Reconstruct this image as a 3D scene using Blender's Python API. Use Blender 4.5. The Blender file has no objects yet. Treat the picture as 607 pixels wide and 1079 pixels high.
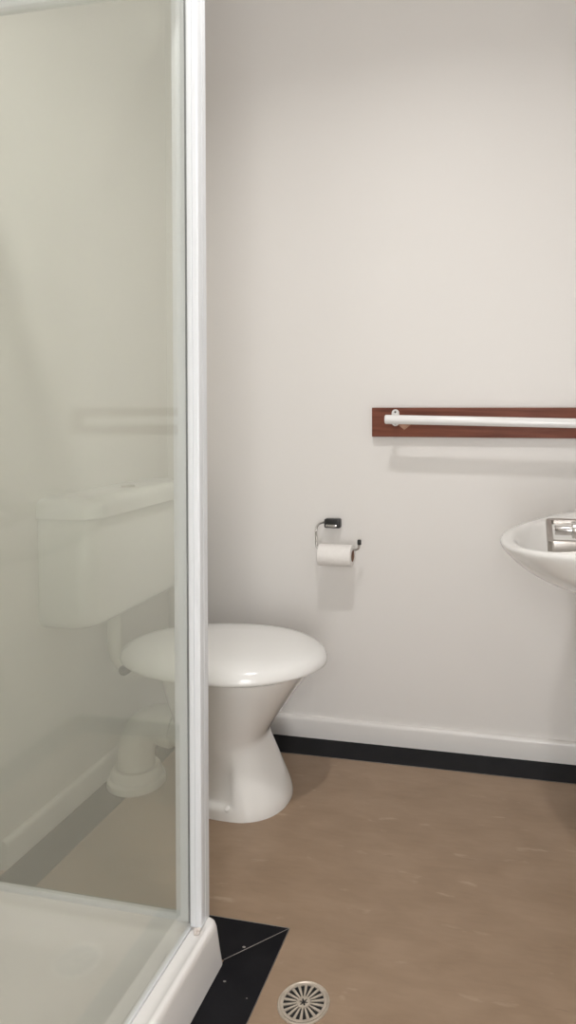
import bpy, bmesh, math
from mathutils import Vector, Matrix

SC = bpy.context.scene
COL = SC.collection
PI = math.pi

# ------------------------------------------------------------------ camera
cam_data = bpy.data.cameras.new('camera')
cam = bpy.data.objects.new('camera', cam_data)
COL.objects.link(cam)
cam_data.sensor_fit = 'AUTO'
cam_data.sensor_width = 36.0
cam_data.lens = 740.0 / 1079.0 * 36.0
cam_data.shift_x = (303.5 - 393.0) / 1079.0
cam_data.shift_y = -(539.5 - 445.0) / 1079.0
cam_data.clip_start = 0.01
cam.location = (0, 0, 1.12)
cam.rotation_euler = (math.radians(90 - 1.161), 0, math.radians(12.124))
SC.camera = cam

# ------------------------------------------------------------------ world, exposure
w = bpy.data.worlds.new('world')
w.use_nodes = True
w.node_tree.nodes['Background'].inputs[0].default_value = (1, 1, 1, 1)
w.node_tree.nodes['Background'].inputs[1].default_value = 0.0
SC.world = w
SC.view_settings.view_transform = 'Standard'
SC.view_settings.look = 'None'
SC.view_settings.gamma = 1.0
SC.view_settings.use_curve_mapping = False
SC.view_settings.exposure = 0.16

# lamps: ceiling downlights (position, watts); fixtures are built further down
CEIL = 2.62
LAMPS = [((-0.34, 1.04), 10.0, 0.06)]   # (x, y), watts, radius
FILL_GLOW = 10.5                           # glow of the unseen fill window added behind the camera
LAMP_COL = (1.0, 0.985, 0.97)

# ------------------------------------------------------------------ materials
def mat(name, col, rough=0.5, metal=0.0, spec=0.5, coat=0.0, noise=None, bump=None, emit=None):
    m = bpy.data.materials.new(name)
    m.use_nodes = True
    nt = m.node_tree
    b = nt.nodes['Principled BSDF']
    b.inputs['Base Color'].default_value = (*col, 1)
    b.inputs['Roughness'].default_value = rough
    b.inputs['Metallic'].default_value = metal
    b.inputs['Specular IOR Level'].default_value = spec
    b.inputs['Coat Weight'].default_value = coat
    b.inputs['Coat Roughness'].default_value = 0.05
    tc = nt.nodes.new('ShaderNodeTexCoord')
    if noise:
        col2, scale, vec = noise
        mp = nt.nodes.new('ShaderNodeMapping')
        mp.inputs['Scale'].default_value = vec
        nt.links.new(tc.outputs['Object'], mp.inputs[0])
        n = nt.nodes.new('ShaderNodeTexNoise')
        n.inputs['Scale'].default_value = scale
        n.inputs['Detail'].default_value = 5
        nt.links.new(mp.outputs[0], n.inputs['Vector'])
        r = nt.nodes.new('ShaderNodeValToRGB')
        r.color_ramp.elements[0].position = 0.35
        r.color_ramp.elements[1].position = 0.65
        r.color_ramp.elements[0].color = (*col, 1)
        r.color_ramp.elements[1].color = (*col2, 1)
        nt.links.new(n.outputs['Fac'], r.inputs[0])
        nt.links.new(r.outputs[0], b.inputs['Base Color'])
    if bump:
        scale, strength = bump
        n2 = nt.nodes.new('ShaderNodeTexNoise')
        n2.inputs['Scale'].default_value = scale
        n2.inputs['Detail'].default_value = 3
        nt.links.new(tc.outputs['Object'], n2.inputs['Vector'])
        bp = nt.nodes.new('ShaderNodeBump')
        bp.inputs['Strength'].default_value = strength
        bp.inputs['Distance'].default_value = 0.002
        nt.links.new(n2.outputs['Fac'], bp.inputs['Height'])
        nt.links.new(bp.outputs[0], b.inputs['Normal'])
    if emit:
        b.inputs['Emission Color'].default_value = (*emit[0], 1)
        b.inputs['Emission Strength'].default_value = emit[1]
    return m

def floor_mat():
    m = mat('vinyl_marbled', (0.30, 0.20, 0.135), 0.42, spec=0.4)
    nt = m.node_tree
    b = nt.nodes['Principled BSDF']
    tc = nt.nodes.new('ShaderNodeTexCoord')
    def nz(scale, vec, detail, dist=0.0):
        mp = nt.nodes.new('ShaderNodeMapping')
        mp.inputs['Scale'].default_value = vec
        mp.inputs['Rotation'].default_value = (0, 0, math.radians(4))
        nt.links.new(tc.outputs['Object'], mp.inputs[0])
        n = nt.nodes.new('ShaderNodeTexNoise')
        n.inputs['Scale'].default_value = scale
        n.inputs['Detail'].default_value = detail
        n.inputs['Distortion'].default_value = dist
        nt.links.new(mp.outputs[0], n.inputs['Vector'])
        return n
    def ramp(src, p0, c0, p1, c1):
        r = nt.nodes.new('ShaderNodeValToRGB')
        r.color_ramp.elements[0].position = p0
        r.color_ramp.elements[1].position = p1
        r.color_ramp.elements[0].color = (*c0, 1)
        r.color_ramp.elements[1].color = (*c1, 1)
        nt.links.new(src, r.inputs[0])
        return r
    def mix(f, a, c, kind='MIX'):
        x = nt.nodes.new('ShaderNodeMixRGB')
        x.blend_type = kind
        if isinstance(f, float): x.inputs[0].default_value = f
        else: nt.links.new(f, x.inputs[0])
        for i, v in ((1, a), (2, c)):
            if isinstance(v, tuple): x.inputs[i].default_value = (*v, 1)
            else: nt.links.new(v, x.inputs[i])
        return x.outputs[0]
    base = ramp(nz(7, (1, 1.7, 1), 6, 0.4).outputs['Fac'], 0.32, FLOOR_A, 0.68, FLOOR_B)
    streak = ramp(nz(30, (0.5, 2.2, 1), 8, 0.8).outputs['Fac'], 0.30, (0.95, 0.945, 0.94), 0.72, (1.035, 1.035, 1.035))
    c = mix(1.0, base.outputs[0], streak.outputs[0], 'MULTIPLY')
    fleck = ramp(nz(9.5, (0.85, 3.0, 1), 5, 0.4).outputs['Fac'], 0.645, (0, 0, 0), 0.72, (1, 1, 1))
    fm = nt.nodes.new('ShaderNodeMath'); fm.operation = 'MULTIPLY'; fm.inputs[1].default_value = 0.42
    nt.links.new(fleck.outputs[0], fm.inputs[0])
    c = mix(fm.outputs[0], c, (0.52, 0.40, 0.29))
    dark = ramp(nz(11, (0.6, 4.0, 1.0), 4, 0.3).outputs['Fac'], 0.24, (1, 1, 1), 0.30, (0, 0, 0))
    fd = nt.nodes.new('ShaderNodeMath'); fd.operation = 'MULTIPLY'; fd.inputs[1].default_value = 0.35
    nt.links.new(dark.outputs[0], fd.inputs[0])
    c = mix(fd.outputs[0], c, (0.14, 0.09, 0.06))
    nt.links.new(c, b.inputs['Base Color'])
    return m

FLOOR_A = (0.285, 0.197, 0.130)
FLOOR_B = (0.335, 0.236, 0.160)

def glass_mat():
    """Shower glass filmed with soap: clear, slightly green, a thin scattering film, Fresnel reflection on outer faces."""
    m = bpy.data.materials.new('filmed_glass')
    m.use_nodes = True
    nt = m.node_tree
    for n in list(nt.nodes):
        if n.type != 'OUTPUT_MATERIAL': nt.nodes.remove(n)
    out = nt.nodes['Material Output']
    tr = nt.nodes.new('ShaderNodeBsdfTransparent'); tr.inputs[0].default_value = (0.985, 0.993, 0.975, 1)
    df = nt.nodes.new('ShaderNodeBsdfDiffuse'); df.inputs[0].default_value = (0.76, 0.775, 0.71, 1)
    tl = nt.nodes.new('ShaderNodeBsdfTranslucent'); tl.inputs[0].default_value = (0.76, 0.775, 0.71, 1)
    film = nt.nodes.new('ShaderNodeMixShader'); film.inputs[0].default_value = 0.5
    nt.links.new(df.outputs[0], film.inputs[1]); nt.links.new(tl.outputs[0], film.inputs[2])
    tc = nt.nodes.new('ShaderNodeTexCoord')
    nz = nt.nodes.new('ShaderNodeTexNoise'); nz.inputs['Scale'].default_value = 2.2; nz.inputs['Detail'].default_value = 4
    nt.links.new(tc.outputs['Object'], nz.inputs['Vector'])
    mr = nt.nodes.new('ShaderNodeMapRange')
    mr.inputs['From Min'].default_value = 0.3; mr.inputs['From Max'].default_value = 0.7
    mr.inputs['To Min'].default_value = FILM * 0.9; mr.inputs['To Max'].default_value = FILM * 1.1
    nt.links.new(nz.outputs['Fac'], mr.inputs['Value'])
    m1 = nt.nodes.new('ShaderNodeMixShader')
    nt.links.new(mr.outputs[0], m1.inputs[0]); nt.links.new(tr.outputs[0], m1.inputs[1]); nt.links.new(film.outputs[0], m1.inputs[2])
    gl = nt.nodes.new('ShaderNodeBsdfGlossy'); gl.inputs['Roughness'].default_value = 0.06
    gl.inputs[0].default_value = (1, 1, 1, 1)
    fr = nt.nodes.new('ShaderNodeFresnel'); fr.inputs['IOR'].default_value = 1.6
    ge = nt.nodes.new('ShaderNodeNewGeometry')
    inv = nt.nodes.new('ShaderNodeMath'); inv.operation = 'SUBTRACT'; inv.inputs[0].default_value = 1.0
    nt.links.new(ge.outputs['Backfacing'], inv.inputs[1])
    mu = nt.nodes.new('ShaderNodeMath'); mu.operation = 'MULTIPLY'
    nt.links.new(fr.outputs[0], mu.inputs[0]); nt.links.new(inv.outputs[0], mu.inputs[1])
    m2 = nt.nodes.new('ShaderNodeMixShader')
    nt.links.new(mu.outputs[0], m2.inputs[0]); nt.links.new(m1.outputs[0], m2.inputs[1]); nt.links.new(gl.outputs[0], m2.inputs[2])
    nt.links.new(m2.outputs[0], out.inputs[0])
    return m
FILM = 0.13

def wood_mat():
    m = mat('stained_wood', (0.16, 0.055, 0.035), 0.5, spec=0.25, noise=None)
    nt = m.node_tree; b = nt.nodes['Principled BSDF']
    tc = nt.nodes.new('ShaderNodeTexCoord')
    mp = nt.nodes.new('ShaderNodeMapping'); mp.inputs['Scale'].default_value = (1.6, 10, 22)
    nt.links.new(tc.outputs['Object'], mp.inputs[0])
    n = nt.nodes.new('ShaderNodeTexNoise'); n.inputs['Scale'].default_value = 3.0; n.inputs['Detail'].default_value = 8; n.inputs['Distortion'].default_value = 0.6
    nt.links.new(mp.outputs[0], n.inputs['Vector'])
    r = nt.nodes.new('ShaderNodeValToRGB')
    r.color_ramp.elements[0].position = 0.3; r.color_ramp.elements[1].position = 0.7
    r.color_ramp.elements[0].color = (0.125, 0.040, 0.025, 1); r.color_ramp.elements[1].color = (0.225, 0.080, 0.050, 1)
    nt.links.new(n.outputs['Fac'], r.inputs[0]); nt.links.new(r.outputs[0], b.inputs['Base Color'])
    return m

M = dict(
    wall=mat('wall_paint', (0.785, 0.760, 0.732), 0.45, spec=0.12, noise=((0.795, 0.770, 0.743), 1.4, (1, 1, 1)), bump=(60, 0.06)),
    ceiling=mat('ceiling_paint', (0.82, 0.80, 0.77), 0.7, noise=((0.83, 0.81, 0.78), 2, (1, 1, 1))),
    skirting=mat('skirting_enamel', (0.76, 0.735, 0.71), 0.30, noise=((0.775, 0.75, 0.725), 6, (1, 1, 1))),
    floor=floor_mat(),
    border=mat('black_vinyl', (0.006, 0.006, 0.008), 0.5, spec=0.1, noise=((0.010, 0.010, 0.012), 12, (1, 1, 1))),
    weld=mat('weld_bead', (0.22, 0.20, 0.18), 0.5, noise=((0.26, 0.24, 0.22), 40, (1, 1, 1))),
    ceramic=mat('glazed_ceramic', (0.80, 0.785, 0.76), 0.10, spec=0.5, coat=0.3, noise=((0.81, 0.795, 0.77), 3, (1, 1, 1))),
    plastic=mat('white_plastic', (0.82, 0.81, 0.79), 0.16, spec=0.5, noise=((0.83, 0.82, 0.80), 3, (1, 1, 1))),
    pipe=mat('white_pipe', (0.74, 0.72, 0.67), 0.3, noise=((0.76, 0.74, 0.69), 5, (1, 1, 1))),
    acrylic=mat('tray_acrylic', (0.80, 0.78, 0.76), 0.14, spec=0.5, noise=((0.82, 0.80, 0.78), 4, (1, 1, 1))),
    frame=mat('white_powdercoat', (0.70, 0.715, 0.735), 0.25, spec=0.5, noise=((0.715, 0.73, 0.75), 9, (1, 1, 0.2))),
    gasket=mat('black_rubber', (0.03, 0.03, 0.03), 0.6, noise=((0.04, 0.04, 0.04), 30, (1, 1, 1))),
    silicone=mat('silicone', (0.62, 0.55, 0.50), 0.45, noise=((0.70, 0.64, 0.60), 60, (1, 1, 1))),
    glass=glass_mat(),
    wood=wood_mat(),
    barewood=mat('bare_wood', (0.36, 0.20, 0.13), 0.6, noise=((0.28, 0.15, 0.09), 60, (1, 1, 1))),
    rail=mat('white_rail', (0.80, 0.79, 0.78), 0.22, spec=0.5, noise=((0.82, 0.81, 0.80), 8, (1, 1, 1))),
    screw=mat('screw_hole', (0.10, 0.09, 0.085), 0.4, metal=0.5, noise=((0.14, 0.13, 0.12), 90, (1, 1, 1))),
    chrome=mat('chrome', (0.62, 0.60, 0.58), 0.20, metal=1.0, noise=((0.66, 0.64, 0.62), 30, (1, 1, 1))),
    satin=mat('satin_steel', (0.42, 0.39, 0.36), 0.30, metal=1.0, noise=((0.46, 0.43, 0.40), 40, (1, 1, 1))),
    blackplastic=mat('black_plastic', (0.012, 0.012, 0.012), 0.3, noise=((0.02, 0.02, 0.02), 40, (1, 1, 1))),
    paper=mat('tissue_paper', (0.82, 0.79, 0.76), 0.9, spec=0.1, noise=((0.85, 0.82, 0.79), 90, (1, 1, 1)), bump=(260, 0.35)),
    card=mat('cardboard', (0.22, 0.13, 0.09), 0.9, spec=0.1, noise=((0.28, 0.17, 0.12), 70, (1, 1, 1))),
    hinge=mat('hinge_rubber', (0.06, 0.06, 0.058), 0.5, noise=((0.08, 0.08, 0.078), 30, (1, 1, 1))),
    drain=mat('drain_metal', (0.50, 0.44, 0.37), 0.34, metal=0.6, noise=((0.60, 0.53, 0.45), 70, (1, 1, 1))),
    dark=mat('drain_dark', (0.006, 0.006, 0.006), 0.8, noise=((0.01, 0.01, 0.01), 30, (1, 1, 1))),
    door=mat('door_paint', (0.72, 0.69, 0.64), 0.4, noise=((0.74, 0.71, 0.66), 3, (1, 1, 1))),
    lamp=mat('lamp_diffuser', (0.9, 0.9, 0.88), 0.5, emit=(LAMP_COL, 6.0)),
    pane=mat('fill_light_glow', (0.8, 0.8, 0.8), 0.5, emit=((1.0, 1.0, 1.0), FILL_GLOW)),  # glowing surface added to light the room from the front
    lamprim=mat('lamp_rim', (0.8, 0.79, 0.77), 0.35, noise=((0.82, 0.81, 0.79), 9, (1, 1, 1))),
)

# ------------------------------------------------------------------ helpers
def link(name, me, material, parent=None, smooth=True, loc=None):
    me.materials.clear(); me.materials.append(M[material])
    if smooth:
        for p in me.polygons: p.use_smooth = True
    o = bpy.data.objects.new(name, me)
    COL.objects.link(o)
    if parent is not None:
        o.parent = parent
        o.matrix_parent_inverse = parent.matrix_basis.inverted()
    if loc: o.location = loc
    return o

def from_bm(name, bm, material, parent=None, smooth=True, auto=None):
    bmesh.ops.recalc_face_normals(bm, faces=bm.faces)
    me = bpy.data.meshes.new(name)
    bm.to_mesh(me); bm.free()
    o = link(name, me, material, parent, smooth)
    if smooth and auto is not None:
        me.set_sharp_from_angle(angle=math.radians(auto))
    return o

def tag(o, label, cat, group=None):
    o['label'] = label; o['category'] = cat
    if group: o['group'] = group
    return o

def empty(name, loc):
    o = bpy.data.objects.new(name, None)
    o.empty_display_size = 0.05
    o.location = loc
    COL.objects.link(o)
    return o

def struct(o):
    o['kind'] = 'structure'
    return o

def bm_box(bm, lo, hi, bevel=0.0, seg=2):
    c = [(a + b) / 2 for a, b in zip(lo, hi)]
    d = [abs(b - a) for a, b in zip(lo, hi)]
    g = bmesh.ops.create_cube(bm, size=1.0, matrix=Matrix.Translation(c) @ Matrix.Diagonal((*d, 1)))
    if bevel > 0:
        es = {e for v in g['verts'] for e in v.link_edges}
        bmesh.ops.bevel(bm, geom=list(es), offset=bevel, segments=seg, affect='EDGES', profile=0.5)

def box(name, lo, hi, material, parent=None, bevel=0.0, seg=2):
    bm = bmesh.new()
    bm_box(bm, lo, hi, bevel, seg)
    return from_bm(name, bm, material, parent, smooth=bevel > 0, auto=40)

def bm_loft(bm, rings, cap0=True, cap1=True, closed=True):
    vs = [[bm.verts.new(p) for p in r] for r in rings]
    n = len(rings[0])
    for a, b in zip(vs[:-1], vs[1:]):
        for i in range(n if closed else n - 1):
            j = (i + 1) % n
            bm.faces.new((a[i], a[j], b[j], b[i]))
    if cap0: bm.faces.new(list(reversed(vs[0])))
    if cap1: bm.faces.new(vs[-1])

def loft(name, rings, material, parent=None, cap0=True, cap1=True, auto=None):
    bm = bmesh.new()
    bm_loft(bm, rings, cap0, cap1)
    return from_bm(name, bm, material, parent, True, auto)

def catmull(pts, n=8):
    pts = [Vector(p) for p in pts]
    q = [2 * pts[0] - pts[1]] + pts + [2 * pts[-1] - pts[-2]]
    out = []
    for i in range(1, len(q) - 2):
        p0, p1, p2, p3 = q[i - 1:i + 3]
        for k in range(n):
            t = k / n
            out.append(0.5 * ((2 * p1) + (p2 - p0) * t + (2 * p0 - 5 * p1 + 4 * p2 - p3) * t * t + (3 * p1 - p0 - 3 * p2 + p3) * t ** 3))
    out.append(pts[-1])
    return out

def tube_rings(path, rad, seg=16):
    path = [Vector(p) for p in path]
    rings = []
    t0 = (path[1] - path[0]).normalized()
    up = Vector((0, 0, 1)) if abs(t0.z) < 0.9 else Vector((0, 1, 0))
    u = t0.cross(up).normalized()
    for i, p in enumerate(path):
        if i == 0: t = path[1] - path[0]
        elif i == len(path) - 1: t = path[-1] - path[-2]
        else: t = path[i + 1] - path[i - 1]
        t.normalize()
        u = (u - t * u.dot(t)).normalized()
        v = t.cross(u)
        r = rad[i] if isinstance(rad, (list, tuple)) else rad
        rings.append([p + (u * math.cos(2 * PI * k / seg) + v * math.sin(2 * PI * k / seg)) * r for k in range(seg)])
    return rings

def tube(name, path, rad, material, parent=None, seg=16, auto=50):
    return loft(name, tube_rings(path, rad, seg), material, parent, auto=auto)

def lathe(name, prof, origin, axis, material, parent=None, seg=32, closed_profile=False, auto=40):
    """prof: (radius, along) pairs turned about axis through origin."""
    o = Vector(origin); a = Vector(axis).normalized()
    up = Vector((0, 0, 1)) if abs(a.z) < 0.9 else Vector((1, 0, 0))
    u = a.cross(up).normalized(); v = a.cross(u)
    rings = [[o + a * h + (u * math.cos(2 * PI * k / seg) + v * math.sin(2 * PI * k / seg)) * max(r, 1e-5) for k in range(seg)] for r, h in prof]
    if closed_profile:
        rings.append(rings[0])
        bm = bmesh.new(); bm_loft(bm, rings, False, False)
        bmesh.ops.remove_doubles(bm, verts=bm.verts, dist=1e-6)
        return from_bm(name, bm, material, parent, True, auto)
    return loft(name, rings, material, parent, auto=auto)

def lerp_table(tab, z):
    """smooth (Catmull-Rom) interpolation of rows (z, a, b, ...)"""
    if z <= tab[0][0]: return tab[0][1:]
    if z >= tab[-1][0]: return tab[-1][1:]
    for i in range(len(tab) - 1):
        if tab[i][0] <= z <= tab[i + 1][0]:
            p1, p2 = tab[i], tab[i + 1]
            p0 = tab[i - 1] if i > 0 else p1
            p3 = tab[i + 2] if i + 2 < len(tab) else p2
            h = p2[0] - p1[0]; t = (z - p1[0]) / h
            out = []
            for k in range(1, len(p1)):
                m1 = (p2[k] - p0[k]) / max(p2[0] - p0[0], 1e-6) * h
                m2 = (p3[k] - p1[k]) / max(p3[0] - p1[0], 1e-6) * h
                out.append((2 * t**3 - 3 * t**2 + 1) * p1[k] + (t**3 - 2 * t**2 + t) * m1 + (-2 * t**3 + 3 * t**2) * p2[k] + (t**3 - t**2) * m2)
            return out

def sstep(a, b, x):
    t = min(1, max(0, (x - a) / (b - a)))
    return t * t * (3 - 2 * t)

def spow(v, e):
    return math.copysign(abs(v) ** e, v)

# ------------------------------------------------------------------ the room shell
XL, XR, YB, YF = -1.235, 0.325, 2.28, -0.55
T = 0.1
NIB = 0.40                                   # the shower's end wall
struct(box('wall_left', (XL - T, YF - T, 0), (XL, YB + T, CEIL), 'wall'))
struct(box('wall_back', (XL, YB, 0), (XR, YB + T, CEIL), 'wall'))
struct(box('wall_right', (XR, YF - T, 0), (XR + T, YB + T, CEIL), 'wall'))
struct(box('wall_shower_end', (XL, NIB - T, 0), (-0.585, NIB, CEIL), 'wall'))
struct(box('ceiling', (XL - T, YF - T, CEIL), (XR + T, YB + T, CEIL + T), 'ceiling'))
fl = struct(box('floor', (XL - T, YF - T, -0.1), (XR + T, YB + T, 0.0), 'floor'))
# front wall behind the camera, its glowing window added as soft fill light
WX0, WX1, WZ0, WZ1 = -0.17, 0.30, 0.22, 1.80
bm = bmesh.new()
bm_box(bm, (XL, YF - T, 0), (WX0, YF, CEIL))
bm_box(bm, (WX1, YF - T, 0), (XR, YF, CEIL))
bm_box(bm, (WX0, YF - T, 0), (WX1, YF, WZ0))
bm_box(bm, (WX0, YF - T, WZ1), (WX1, YF, CEIL))
struct(from_bm('wall_front', bm, 'wall', smooth=False))
bm = bmesh.new()
for lo, hi in (((WX0, YF - 0.07, WZ0), (WX0 + 0.035, YF - 0.03, WZ1)), ((WX1 - 0.035, YF - 0.07, WZ0), (WX1, YF - 0.03, WZ1)),
               ((WX0 + 0.035, YF - 0.07, WZ0), (WX1 - 0.035, YF - 0.03, WZ0 + 0.035)), ((WX0 + 0.035, YF - 0.07, WZ1 - 0.035), (WX1 - 0.035, YF - 0.03, WZ1))):
    bm_box(bm, lo, hi)
wn = struct(from_bm('fill_window_1', bm, 'frame', smooth=False))
box('fill_light_pane', (WX0 + 0.035, YF - 0.055, WZ0 + 0.035), (WX1 - 0.035, YF - 0.045, WZ1 - 0.035), 'pane', wn)
# door in the right wall, out of frame
d = struct(box('door_1', (XR - 0.012, -0.36, 0.008), (XR - 0.0005, 0.40, 2.02), 'door', bevel=0.003))
tube('door_handle', catmull([(XR - 0.012, 0.33, 1.0), (XR - 0.05, 0.33, 1.0), (XR - 0.06, 0.31, 1.0), (XR - 0.06, 0.22, 1.0)], 6), 0.009, 'satin', d)
for i, (lo, hi) in enumerate((((XR - 0.018, -0.43, 0), (XR, -0.362, 2.09)), ((XR - 0.018, 0.402, 0), (XR, 0.47, 2.09)), ((XR - 0.018, -0.362, 2.022), (XR, 0.402, 2.09)))):
    struct(box('trim_%d' % (i + 1), lo, hi, 'door', bevel=0.004))

# skirting boards: profile with a rounded top edge, extruded along the wall
def skirting(name, a, b, n):
    a = Vector((*a, 0)); b = Vector((*b, 0)); n = Vector((*n, 0))
    H, TH = 0.069, 0.016
    prof = [(0, 0), (TH, 0), (TH, H - 0.012), (TH - 0.0015, H - 0.006), (TH - 0.005, H - 0.0018), (TH - 0.009, H), (0, H)]
    rings = [[p + n * d + Vector((0, 0, z)) for d, z in prof] for p in (a, b)]
    return struct(loft(name, rings, 'skirting', auto=50))
skirting('baseboard_back', (XL, YB), (XR, YB), (0, -1))
skirting('baseboard_left', (XL, 1.455), (XL, YB - 0.016), (1, 0))
skirting('baseboard_right', (XR, 0.47), (XR, YB - 0.016), (-1, 0))

# black vinyl border set into the floor, with mitred corners and welded seams
def strip(pts):
    bm = bmesh.new()
    lo = [bm.verts.new((x, y, -0.002)) for x, y in pts]; hi = [bm.verts.new((x, y, 0.0009)) for x, y in pts]
    bm.faces.new(list(reversed(lo))); bm.faces.new(hi)
    for i in range(len(pts)):
        j = (i + 1) % len(pts)
        bm.faces.new((lo[i], lo[j], hi[j], hi[i]))
    return from_bm('border_strip', bm, 'border', fl, smooth=False)
xl, xli = XL + 0.016, XL + 0.016 + 0.105
yb, ybi = YB - 0.016, 2.149
tx, txi = -0.590, -0.488                     # along the shower tray
ty, tyi = 1.308, 1.418
xr, xri = XR - 0.016, XR - 0.016 - 0.105
strip([(xl, yb), (xr, yb), (xri, ybi), (xli, ybi)])
strip([(xl, yb), (xli, ybi), (xli, tyi), (xl, ty)])
strip([(xl, ty), (xli, tyi), (txi, tyi), (tx, ty)])
strip([(tx, ty), (txi, tyi), (txi, NIB), (tx, NIB)])
strip([(xr, yb), (xr, YF + 0.01), (xri, YF + 0.01), (xri, ybi)])
def weld(a, b, wd=0.0015):
    a, b = Vector((*a, 0)), Vector((*b, 0))
    s = Vector((-(b - a).y, (b - a).x, 0)).normalized() * wd / 2
    bm = bmesh.new()
    bm_loft(bm, [[p - s + Vector((0, 0, 0.0005)), p - s * 0.5 + Vector((0, 0, 0.0016)), p + s * 0.5 + Vector((0, 0, 0.0016)), p + s + Vector((0, 0, 0.0005))] for p in (a, b)])
    return from_bm('weld_seam', bm, 'weld', fl)
weld((tx, ty), (txi, tyi)); weld((xl, yb), (xli, ybi)); weld((xr, yb), (xri, ybi))
weld((xli, ybi), (xri, ybi)); weld((txi, tyi), (txi, NIB)); weld((txi, tyi), (xli, tyi))

for x, y, r in ((-0.5665, 1.2580, 0.0024), (-0.5635, 1.3480, 0.0028), (-0.5090, 1.2300, 0.0014)):
    bm = bmesh.new()
    bmesh.ops.create_icosphere(bm, subdivisions=2, radius=r, matrix=Matrix.Translation((x, y, 0.0009)) @ Matrix.Diagonal((1.3, 0.9, 0.15, 1)))
    from_bm('paint_fleck', bm, 'weld', fl)

# ------------------------------------------------------------------ shower tray
def rrect(x0, x1, y0, y1, r, z, n=6):
    pts = []
    for cx, cy, a0 in ((x1 - r, y1 - r, 0), (x0 + r, y1 - r, 90), (x0 + r, y0 + r, 180), (x1 - r, y0 + r, 270)):
        for k in range(n + 1):
            a = math.radians(a0 + 90 * k / n)
            pts.append((cx + r * math.cos(a), cy + r * math.sin(a), z))
    return pts
TX0, TX1, TY0, TY1 = XL + 0.002, -0.588, NIB + 0.002, 1.310
prof = [(0.0, 0.0), (0.003, 0.03), (0.0075, 0.080), (0.0095, 0.089), (0.0130, 0.0935), (0.0175, 0.0945), (0.0225, 0.0925), (0.027, 0.089), (0.036, 0.0875),
        (0.052, 0.088), (0.060, 0.0885), (0.067, 0.086), (0.073, 0.078), (0.082, 0.060), (0.092, 0.051), (0.11, 0.048), (0.20, 0.045), (0.30, 0.043)]
tray_root = empty('shower_tray', ((TX0 + TX1) / 2, (TY0 + TY1) / 2, 0))
tag(tray_root, 'low white acrylic shower tray with raised rim beneath the glass screen', 'shower tray')
rings = [rrect(TX0 + i, TX1 - i, TY0 + i, TY1 - i, min(0.018 + i * 0.35, 0.95 * ((TX1 - TX0) / 2 - i)), z) for i, z in prof]
loft('basin_body', rings, 'acrylic', tray_root, auto=60)
wx, wy = -1.02, 0.62
lathe('waste_cover', [(0.0, 0.0), (0.042, 0.0), (0.042, 0.003), (0.036, 0.006), (0.0, 0.007)], (wx, wy, 0.0425), (0, 0, 1), 'chrome', tray_root)

# ------------------------------------------------------------------ shower screen
scr = empty('shower_screen', (-0.63, 1.28, 0.088))
tag(scr, 'white framed glass shower screen clouded with soap film, standing on the tray', 'shower screen')
GX, GY, ZB, ZT = -0.643, 1.286, 0.0885, 1.975
# corner post: hollow section with a rounded nose and grooves down its faces
bm = bmesh.new()
ps = [(-0.6415, 1.2640), (-0.6385, 1.2625), (-0.6300, 1.2625), (-0.6297, 1.2640), (-0.6285, 1.2640), (-0.6282, 1.2625), (-0.6200, 1.2625), (-0.6175, 1.2645),
      (-0.6170, 1.2680), (-0.6170, 1.2800), (-0.6185, 1.2803), (-0.6185, 1.2817), (-0.6170, 1.2820), (-0.6170, 1.2980), (-0.6190, 1.3000), (-0.6420, 1.3000)]
bm_loft(bm, [[(x, y, z) for x, y in ps] for z in (ZB + 0.006, ZT)])
from_bm('corner_post', bm, 'frame', scr, True, 30)
box('post_gasket', (-0.6450, 1.2630, ZB + 0.012), (-0.6416, 1.2645, ZT - 0.03), 'gasket', scr)
box('front_glass', (GX - 0.003, NIB + 0.015, ZB + 0.004), (GX + 0.003, 1.2640, ZT - 0.02), 'glass', scr)
box('return_glass', (XL + 0.02, GY - 0.003, ZB + 0.004), (-0.672, GY + 0.003, ZT - 0.02), 'glass', scr)
box('return_stile', (-0.679, GY - 0.011, ZB + 0.002), (-0.6485, GY + 0.011, ZT - 0.031), 'frame', scr, 0.003)
box('wall_channel', (XL + 0.001, GY - 0.011, ZB + 0.002), (XL + 0.026, GY + 0.011, ZT - 0.031), 'frame', scr, 0.003)
box('wall_channel', (GX - 0.011, NIB + 0.001, ZB + 0.002), (GX + 0.011, NIB + 0.026, ZT - 0.031), 'frame', scr, 0.003)
box('return_top_rail', (XL + 0.001, GY - 0.014, ZT - 0.030), (-0.6425, GY + 0.014, ZT + 0.006), 'frame', scr, 0.003)
box('front_top_rail', (GX - 0.012, NIB + 0.001, ZT - 0.030), (GX + 0.012, 1.262, ZT + 0.006), 'frame', scr, 0.003)
box('glass_bottom_seal', (GX - 0.0045, NIB + 0.026, ZB - 0.0005), (GX + 0.0045, 1.262, ZB + 0.007), 'frame', scr, 0.0015)
box('glass_bottom_seal', (XL + 0.026, GY - 0.006, ZB - 0.0005), (-0.679, GY + 0.006, ZB + 0.012), 'frame', scr, 0.002)
bm = bmesh.new()
for x, y, z, r in ((-0.622, 1.262, 0.0925, 0.0042), (-0.626, 1.255, 0.0895, 0.0038), (-0.6195, 1.253, 0.092, 0.003), (-0.629, 1.262, 0.090, 0.0045)):
    bmesh.ops.create_icosphere(bm, subdivisions=2, radius=r, matrix=Matrix.Translation((x, y, z)) @ Matrix.Diagonal((1, 1.4, 0.9, 1)))
from_bm('silicone_bead', bm, 'silicone', scr)

# ------------------------------------------------------------------ toilet
AY = 1.885
toi = empty('toilet', (-0.85, AY, 0))
tag(toi, 'white toilet with closed lid, its wide cistern seen through the shower glass', 'toilet')
N = 72
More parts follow.
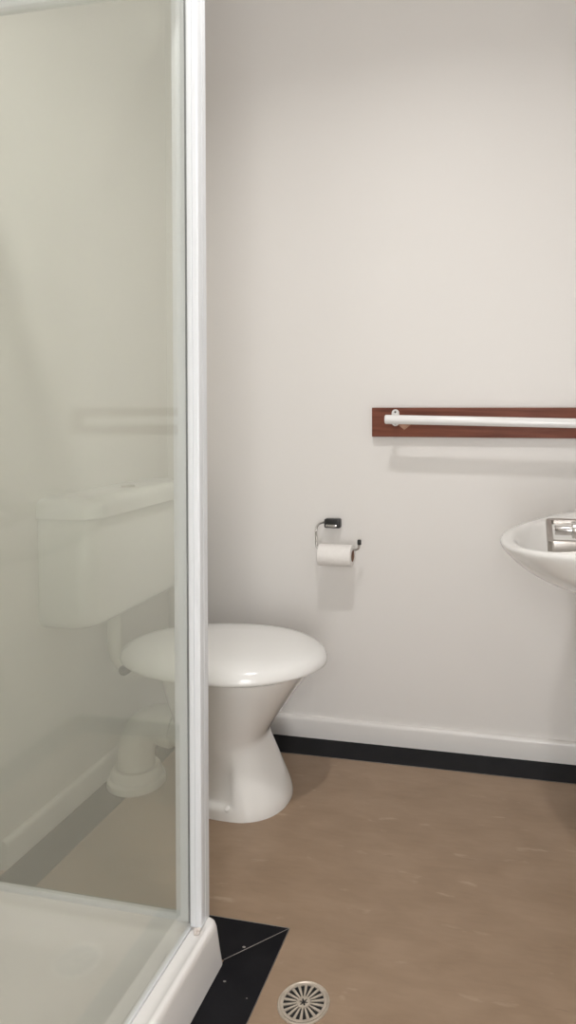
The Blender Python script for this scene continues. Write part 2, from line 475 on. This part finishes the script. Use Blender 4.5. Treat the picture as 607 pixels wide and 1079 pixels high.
# pan: (z, front x, back x, half width, front power, back power)
PAN = [(0.000, -0.648, -0.945, 0.131, 0.90, 0.75), (0.012, -0.648, -0.945, 0.131, 0.90, 0.75), (0.040, -0.656, -0.944, 0.128, 0.92, 0.75),
       (0.100, -0.682, -0.940, 0.121, 0.96, 0.80), (0.150, -0.705, -0.950, 0.119, 1.00, 0.85), (0.180, -0.7165, -0.962, 0.121, 1.00, 0.88), (0.192, -0.716, -0.966, 0.123, 1.00, 0.88),
       (0.225, -0.697, -0.985, 0.131, 1.00, 0.88), (0.290, -0.652, -1.005, 0.153, 1.00, 0.86), (0.345, -0.611, -1.015, 0.174, 1.00, 0.84),
       (0.375, -0.589, -1.020, 0.186, 1.00, 0.82), (0.392, -0.578, -1.020, 0.191, 1.00, 0.82)]
def pan_ring(z):
    xf, xb, hw, ef, eb = lerp_table(PAN, z)
    xc = xf - (xf - xb) * 0.42
    g = sstep(0.026, 0.045, z) * (1 - sstep(0.10, 0.19, z))
    pts = []
    for k in range(N):
        a = 2 * PI * k / N
        c, s = math.cos(a), math.sin(a)
        if c >= 0: x = xc + (xf - xc) * spow(c, ef); y = hw * spow(s, 0.9)
        else: x = xc - (xc - xb) * spow(-c, eb); y = hw * spow(s, eb)
        y *= 1 - 0.10 * g * sstep(-0.765, -0.785, x)
        pts.append((x, AY + y, z))
    return pts
zs = [0, 0.004, 0.012, 0.02, 0.026, 0.030, 0.034, 0.038, 0.042] + [0.05 + 0.0115 * i for i in range(30)]
rings = [pan_ring(z) for z in zs]
top = pan_ring(0.392)
rings.append(top)
ctr = Vector((-0.80, AY, 0.392))
rings.append([tuple(ctr + (Vector(p) - ctr) * 0.97 + Vector((0, 0, 0.003))) for p in top])
loft('pan', rings, 'ceramic', toi, auto=60)

def egg(tip, back, hw, z, xc=-0.80, pb=0.80):
    pts = []
    for k in range(N):
        a = 2 * PI * k / N
        c, s = math.cos(a), math.sin(a)
        if c >= 0: x = xc + (tip - xc) * spow(c, 1.06); y = hw * spow(s, 1.02)
        else: x = xc - (xc - back) * spow(-c, pb); y = hw * spow(s, 0.97) * (1 - 0.10 * (-c) ** 2)
        pts.append((x, AY + y, z))
    return pts
def eggrings(spec, tip, back, hw):
    out = []
    for s, z in spec:
        out.append(egg(-0.80 + (tip + 0.80) * s, -0.80 + (back + 0.80) * s, hw * s, z))
    return out
loft('seat', eggrings([(0.88, 0.3945), (0.945, 0.3945), (0.955, 0.397), (0.945, 0.3995), (0.85, 0.3995)], -0.548, -1.148, 0.212), 'plastic', toi, auto=60)
loft('lid', eggrings([(0.93, 0.3985), (0.985, 0.3985), (0.996, 0.400), (1.0, 0.4045), (0.998, 0.409), (0.990, 0.415), (0.972, 0.4225), (0.94, 0.4305), (0.89, 0.4375), (0.82, 0.443), (0.72, 0.4475), (0.58, 0.451), (0.4, 0.453), (0.2, 0.4538), (0.02, 0.454)],
     -0.541, -1.155, 0.214), 'plastic', toi, auto=60)
for s in (-1, 1):
    h = lathe('hinge', [(0.0, -0.030), (0.012, -0.030), (0.0145, -0.026), (0.0145, 0.026), (0.012, 0.030), (0.0, 0.030)], (-1.095, AY + s * 0.095, 0.3835), (0, 1, 0), 'hinge', toi, 20)
    lathe('screw_cap', [(0.009, 0.0), (0.009, 0.003), (0.006, 0.0065), (0.0, 0.0075)], (-0.782, AY + s * 0.1225, 0.030), (0, s * 0.75, 0.66), 'plastic', toi, 16)
# outlet trap: horizontal spigot turning down into the floor
TR = 0.053
path = catmull([(-0.90, AY, 0.150), (-0.98, AY, 0.180), (-1.04, AY, 0.190), (-1.095, AY, 0.170), (-1.125, AY, 0.115), (-1.128, AY, 0.05), (-1.128, AY, 0.0)], 8)
tp = tube('trap_pipe', path, [TR] * len(path), 'pipe', toi, 28)
lathe('floor_collar', [(0.055, 0.0), (0.083, 0.0), (0.085, 0.006), (0.083, 0.020), (0.074, 0.026), (0.072, 0.045), (0.066, 0.054), (0.055, 0.055)], (-1.128, AY, 0), (0, 0, 1), 'pipe', toi, 36, closed_profile=True)
lathe('pipe_joint_ring', [(TR + 0.001, -0.02), (TR + 0.011, -0.018), (TR + 0.012, 0.0), (TR + 0.011, 0.018), (TR + 0.001, 0.02)], (-1.015, AY, 0.187), (1, 0, -0.15), 'pipe', toi, 32, closed_profile=True)
# cistern with slab lid and flush button
CY0, CY1, CX1 = 1.597, 2.173, -1.082
bm = bmesh.new()
crings = []
for z, ins, rr in ((0.538, 0.038, 0.05), (0.542, 0.022, 0.05), (0.553, 0.009, 0.05), (0.570, 0.001, 0.05), (0.70, 0.0, 0.05), (0.826, 0.0, 0.05), (0.832, 0.004, 0.05)):
    x0, x1, y0, y1 = XL + 0.001, CX1 - ins, CY0 + ins, CY1 - ins
    pts = [(x0, y0, z)]
    for k in range(9):
        a = math.radians(-90 + 90 * k / 8)
        pts.append((x1 - rr + rr * math.cos(a), y0 + rr + rr * math.sin(a), z))
    for k in range(9):
        a = math.radians(90 * k / 8)
        pts.append((x1 - rr + rr * math.cos(a), y1 - rr + rr * math.sin(a), z))
    pts.append((x0, y1, z))
    crings.append(pts)
bm_loft(bm, crings)
cis = from_bm('cistern', bm, 'plastic', toi, True, 50)
bm = bmesh.new(); crings = []
for z, ins in ((0.8325, 0.004), (0.8335, 0.0), (0.860, 0.0), (0.870, 0.002), (0.877, 0.008), (0.882, 0.018), (0.885, 0.04)):
    x0, x1, y0, y1, rr = XL + 0.001, CX1 + 0.012 - ins, CY0 - 0.008 + ins, CY1 + 0.008 - ins, 0.055
    pts = [(x0, y0, z)]
    for k in range(9):
        a = math.radians(-90 + 90 * k / 8)
        pts.append((x1 - rr + rr * math.cos(a), y0 + rr + rr * math.sin(a), z))
    for k in range(9):
        a = math.radians(90 * k / 8)
        pts.append((x1 - rr + rr * math.cos(a), y1 - rr + rr * math.sin(a), z))
    pts.append((x0, y1, z)); crings.append(pts)
bm_loft(bm, crings)
from_bm('cistern_lid', bm, 'plastic', cis, True, 50)
lathe('flush_button', [(0.0, 0.0), (0.022, 0.0), (0.022, 0.004), (0.018, 0.007), (0.0, 0.007)], (-1.15, AY, 0.884), (0, 0, 1), 'chrome', cis)
path = catmull([(-1.198, AY, 0.57), (-1.198, AY, 0.48), (-1.194, AY, 0.40), (-1.165, AY, 0.352), (-1.07, AY, 0.34), (-0.99, AY, 0.34)], 7)
fp = tube('flush_pipe', path, 0.021, 'pipe', toi, 20)
lathe('pipe_joint_ring', [(0.0215, -0.014), (0.030, -0.012), (0.030, 0.012), (0.0215, 0.014)], (-1.198, AY, 0.522), (0, 0, 1), 'pipe', toi, 24, closed_profile=True)

# ------------------------------------------------------------------ wooden board and grab rail
bd = empty('backing_board', (-0.085, YB, 1.026))
tag(bd, 'long dark red stained timber board fixed to the wall behind the white rail', 'board')
FY = YB - 0.025
box('plank', (-0.488, FY, 1.026), (XR - 0.003, YB, 1.1215), 'wood', bd, 0.0018)
bm = bmesh.new()
tri = [(-0.402, 1.067), (-0.352, 1.071), (-0.380, 1.049)]
bm_loft(bm, [[(x, y, z) for x, z in tri] for y in (FY - 0.0004, FY + 0.001)])
o = from_bm('bare_patch', bm, 'barewood', bd, False); o['label'] = 'paler worn triangle of bare wood'
gr = empty('grab_rail', (-0.11, FY, 1.08))
tag(gr, 'white tubular grab rail mounted along the timber board', 'rail')
RY = FY - 0.085
r0 = (-0.427, RY, 1.0845); r1 = (0.205, RY, 1.0738)
tube('tube', [r0, (r0[0] + 0.002, RY, r0[2]), (r1[0] - 0.002, RY, r1[2]), r1], [0.0125, 0.0145, 0.0145, 0.0125], 'rail', gr, 28, auto=40)
def flange(x, z):
    H, W_ = 0.0275, 0.0125
    rings = []
    for y, s in ((FY, 1.0), (FY - 0.0035, 1.0), (FY - 0.005, 0.92)):
        pts = []
        for k in range(32):
            a = 2 * PI * k / 32
            zz = (H - W_) * (1 if math.sin(a) >= 0 else -1)
            pts.append((x + W_ * math.cos(a) * s, y, z + zz + W_ * math.sin(a) * s))
        rings.append(pts)
    f = loft('flange', rings, 'rail', gr, auto=40)
    for s in (-1, 1):
        lathe('screw', [(0.0035, 0.0), (0.0035, 0.0006), (0.0, 0.001)], (x, FY - 0.0048, z + s * 0.0185), (0, -1, 0), 'screw', f, 14)
    tube('stem', [(x, FY - 0.003, z), (x, RY, z - 0.002)], 0.009, 'rail', gr, 18)
flange(-0.409, 1.0885); flange(0.187, 1.0765)

# ------------------------------------------------------------------ toilet paper holder and roll
RX0, RX1, RYY, WZ = -0.653, -0.541, YB - 0.075, 0.6605
ho = empty('paper_holder', (-0.625, YB, 0.735))
tag(ho, 'chrome wire toilet paper holder with a black wall bracket', 'paper holder')
bm = bmesh.new(); bm_box(bm, (-0.651, YB - 0.030, 0.7195), (-0.5965, YB, 0.7500), 0.005, 3)
br = from_bm('bracket', bm, 'blackplastic', ho, True, 40)
box('chrome_band', (-0.645, YB - 0.0335, 0.7235), (-0.606, YB - 0.026, 0.7330), 'chrome', br, 0.003)
path = catmull([(-0.646, YB - 0.020, 0.738), (-0.656, YB - 0.034, 0.738), (-0.6625, YB - 0.055, 0.735), (-0.664, RYY, 0.724), (-0.664, RYY, 0.700), (-0.6635, RYY, 0.676), (-0.661, RYY, 0.665),
                (-0.652, RYY, WZ), (-0.60, RYY, WZ), (-0.545, RYY, WZ), (-0.528, RYY, 0.662), (-0.521, RYY, 0.668), (-0.519, RYY, 0.680)], 7)
tube('wire_arm', path, 0.0038, 'chrome', ho, 14)
lathe('end_cap', [(0.0, 0.0), (0.006, 0.0), (0.0065, 0.002), (0.0065, 0.013), (0.005, 0.016), (0.0, 0.0165)], (-0.519, RYY, 0.678), (0, 0, 1), 'blackplastic', ho, 18)
ro = empty('toilet_roll', (-0.60, RYY, 0.605))
tag(ro, 'part used white toilet paper roll hanging on the wire holder', 'toilet roll')
RZ = WZ - 0.0038 - 0.0165
C0, R0 = 0.0175, 0.0355
ln = RX1 - RX0
lathe('paper', [(C0 + 0.0012, 0.0), (R0 - 0.002, 0.0), (R0, 0.002), (R0, ln - 0.002), (R0 - 0.002, ln), (C0 + 0.0012, ln)], (RX0, RYY, RZ), (1, 0, 0), 'paper', ro, 40, closed_profile=True)
lathe('core', [(C0, -0.0005), (C0 + 0.0013, -0.0005), (C0 + 0.0013, ln + 0.0005), (C0, ln + 0.0005)], (RX0, RYY, RZ), (1, 0, 0), 'card', ro, 32, closed_profile=True)

# ------------------------------------------------------------------ wash basin (fixed to the right wall)
ba = empty('wash_basin', (0.15, 1.80, 0.66))
tag(ba, 'white oval ceramic wash basin projecting from the right wall', 'basin')
BY = 1.80
BC = Vector((0.30, BY, 0)); A_, B_ = 0.358, 0.355
def bring(s, z, inner=False):
    cx, ax, by = (0.12, 0.178, 0.30) if inner else (BC.x, A_, B_)
    pts = []
    for k in range(N):
        a = 2 * PI * k / N
        x = cx + ax * s * math.cos(a)
        y = BC.y + by * s * math.sin(a)
        lift = 0.14 * min(max(x + 0.058, 0), 0.36) * sstep(0.66, 0.80, z)     # the rim rises towards the wall
        pts.append((min(x, XR - 0.001), y, z + lift))
    return pts
outer = [(0.22, 0.668), (0.40, 0.673), (0.58, 0.685), (0.72, 0.702), (0.83, 0.722), (0.91, 0.744), (0.962, 0.764), (0.988, 0.776), (0.999, 0.784), (0.998, 0.789), (0.990, 0.7925), (0.978, 0.794)]
inner = [(0.86, 0.792), (0.82, 0.7895), (0.79, 0.785), (0.76, 0.776), (0.72, 0.760), (0.66, 0.742), (0.55, 0.724), (0.40, 0.712), (0.2, 0.706), (0.05, 0.704)]
loft('bowl', [bring(s, z) for s, z in outer] + [bring(s, z, True) for s, z in inner], 'ceramic', ba, auto=70)
tube('waste_pipe', catmull([(0.16, BY, 0.675), (0.16, BY, 0.56), (0.18, BY, 0.49), (0.23, BY, 0.47), (XR - 0.002, BY, 0.47)], 7), 0.02, 'pipe', ba, 20)

# ------------------------------------------------------------------ mixer tap with looped lever
ta = empty('mixer_tap', (0.270, 1.74, 0.8385))
tag(ta, 'chrome mixer tap with a square looped lever over the basin', 'tap')
lathe('body', [(0.0, 0.0), (0.030, 0.0), (0.030, 0.005), (0.024, 0.008), (0.024, 0.040), (0.021, 0.046), (0.0, 0.048)], (0.270, 1.74, 0.8385), (0, 0, 1), 'chrome', ta, 32)
sp = tube('spout', [(0.074, 1.74, 0.8265), (0.076, 1.74, 0.8265), (0.115, 1.74, 0.8270), (0.270, 1.74, 0.850)], [0.0105, 0.0120, 0.0120, 0.0125], 'chrome', ta, 28)
lathe('spout_collar', [(0.0122, 0.0), (0.0185, 0.0), (0.020, 0.003), (0.020, 0.020), (0.018, 0.024), (0.0122, 0.024)], (0.1135, 1.74, 0.8270), (1, 0, 0.03), 'chrome', sp, 28, closed_profile=True)
# lever loop: a rounded rectangular hoop of flat bar
def hoop(x0, x1, y0, y1, z0, z1, wd, th):
    def outline(ins, r):
        pts = []
        for cx, cy, a0 in ((x1 - ins - r, y1 - ins - r, 0), (x0 + ins + r, y1 - ins - r, 90), (x0 + ins + r, y0 + ins + r, 180), (x1 - ins - r, y0 + ins + r, 270)):
            for k in range(7):
                a = math.radians(a0 + 15 * k)
                pts.append((cx + r * math.cos(a), cy + r * math.sin(a)))
        return pts
    def lift(p, dz):
        t = (p[1] - y0) / (y1 - y0)
        thick = th * (1 - t) + 0.010 * t
        return (p[0], p[1], z0 + (z1 - z0) * t + (0 if dz else -thick))
    oo, ii = outline(0, 0.014), outline(wd, 0.006)
    ob, ib = outline(0.0015, 0.014), outline(wd - 0.0015, 0.006)
    rings = [[lift(p, 0) for p in oo], [(p[0], p[1], lift(p, 1)[2] - 0.0015) for p in oo], [lift(p, 1) for p in ob], [lift(p, 1) for p in ib],
             [(p[0], p[1], lift(p, 1)[2] - 0.0015) for p in ii], [lift(p, 0) for p in ii]]
    rings.append(rings[0])
    bm = bmesh.new(); bm_loft(bm, rings, False, False)
    bmesh.ops.remove_doubles(bm, verts=bm.verts, dist=1e-6)
    return bm
lv = from_bm('lever', hoop(0.0535, 0.205, 1.60, 1.775, 0.8250, 0.8500, 0.0135, 0.0285), 'satin', ta, True, 35)

tube('lever_neck', [(0.197, 1.74, 0.842), (0.23, 1.74, 0.866), (0.268, 1.74, 0.880)], 0.009, 'satin', ta, 16)

# ------------------------------------------------------------------ floor drain
dr = empty('floor_drain', (-0.4005, 1.2430, 0.0))
tag(dr, 'round metal floor drain grate set in the brown vinyl', 'drain')
DC = (-0.4005, 1.2430, 0.0)
RD = 0.0485
lathe('rim', [(RD - 0.0045, -0.004), (RD + 0.001, -0.001), (RD + 0.0005, 0.002), (RD - 0.001, 0.0032), (RD - 0.003, 0.003), (RD - 0.0045, 0.0015)], DC, (0, 0, 1), 'drain', dr, 56, closed_profile=True)
lathe('well_shade_disc', [(0.0, 0.0004), (RD - 0.003, 0.0004), (RD - 0.003, 0.0008), (0.0, 0.0008)], DC, (0, 0, 1), 'dark', dr, 48)  # flat black disc: shade of the open drain put into the colour
bm = bmesh.new()
def annulus(bm, r0, r1, z0, z1, n=56):
    rings = [[(DC[0] + r * math.cos(2 * PI * k / n), DC[1] + r * math.sin(2 * PI * k / n), z) for k in range(n)] for r, z in ((r0, z0), (r1, z0), (r1, z1), (r0, z1), (r0, z0))]
    bm_loft(bm, rings, False, False)
annulus(bm, 0.0385, 0.0440, 0.0008, 0.0026)
gp = from_bm('grate_ring', bm, 'drain', dr, True, 35)
bm = bmesh.new()
n = 48
pts0 = []
for k in range(n):
    a = 2 * PI * k / n
    pts0.append((a, 0.0135))
# hub with a star-shaped recess
rings = [[(DC[0] + r * math.cos(a), DC[1] + r * math.sin(a), z) for a, r in pts0] for z in (0.0008, 0.0026)]
star = [(a, 0.0062 + 0.0026 * math.cos(6 * a)) for a, _ in pts0]
rings.append([(DC[0] + r * math.cos(a), DC[1] + r * math.sin(a), 0.0026) for a, r in star])
rings.append([(DC[0] + r * math.cos(a), DC[1] + r * math.sin(a), 0.0008) for a, r in star])
bm_loft(bm, rings, False, False)
from_bm('hub', bm, 'drain', dr, True, 35)
bm = bmesh.new()
n = 12
bm_loft(bm, [[(DC[0] + 0.0052 * math.cos(2 * PI * k / n) * (0.45 if k % 2 else 1), DC[1] + 0.0052 * math.sin(2 * PI * k / n) * (0.45 if k % 2 else 1), z) for k in range(n)] for z in (0.0006, 0.0012)])
from_bm('screw', bm, 'dark', dr, False)
bm = bmesh.new()
bm_loft(bm, [[(0.0125, -0.0014, z), (0.0395, -0.0028, z), (0.0395, 0.0028, z), (0.0125, 0.0014, z)] for z in (0.0008, 0.0026)])
me = None
for k in range(18):
    if me is None:
        o = from_bm('spoke', bm, 'drain', dr, False); me = o.data
    else:
        o = bpy.data.objects.new('spoke', me); COL.objects.link(o); o.parent = dr
        o.matrix_parent_inverse = dr.matrix_basis.inverted()
    o.location = DC; o.rotation_euler = (0, 0, 2 * PI * k / 18)

# ------------------------------------------------------------------ ceiling lamps
for i, ((lx, ly), watts, lr) in enumerate(LAMPS):
    L = empty('ceiling_downlight', (lx, ly, CEIL))
    tag(L, 'small round recessed downlight in the ceiling beside the shower', 'light')
    lathe('rim', [(lr, 0.0), (lr + 0.015, 0.0), (lr + 0.014, -0.006), (lr + 0.004, -0.009), (lr, -0.004)], (lx, ly, CEIL), (0, 0, 1), 'lamprim', L, 40, closed_profile=True)
    lathe('diffuser', [(0.0, -0.003), (lr, -0.003), (lr, 0.0), (0.0, 0.0)], (lx, ly, CEIL), (0, 0, 1), 'lamp', L, 40)
    ld = bpy.data.lights.new('downlight_beam', 'AREA')
    ld.shape = 'DISK'; ld.size = lr * 1.95; ld.energy = watts; ld.color = LAMP_COL; ld.spread = math.radians(150)
    lo = bpy.data.objects.new('downlight_beam', ld); COL.objects.link(lo)
    lo.parent = L; lo.location = (0, 0, -0.012)
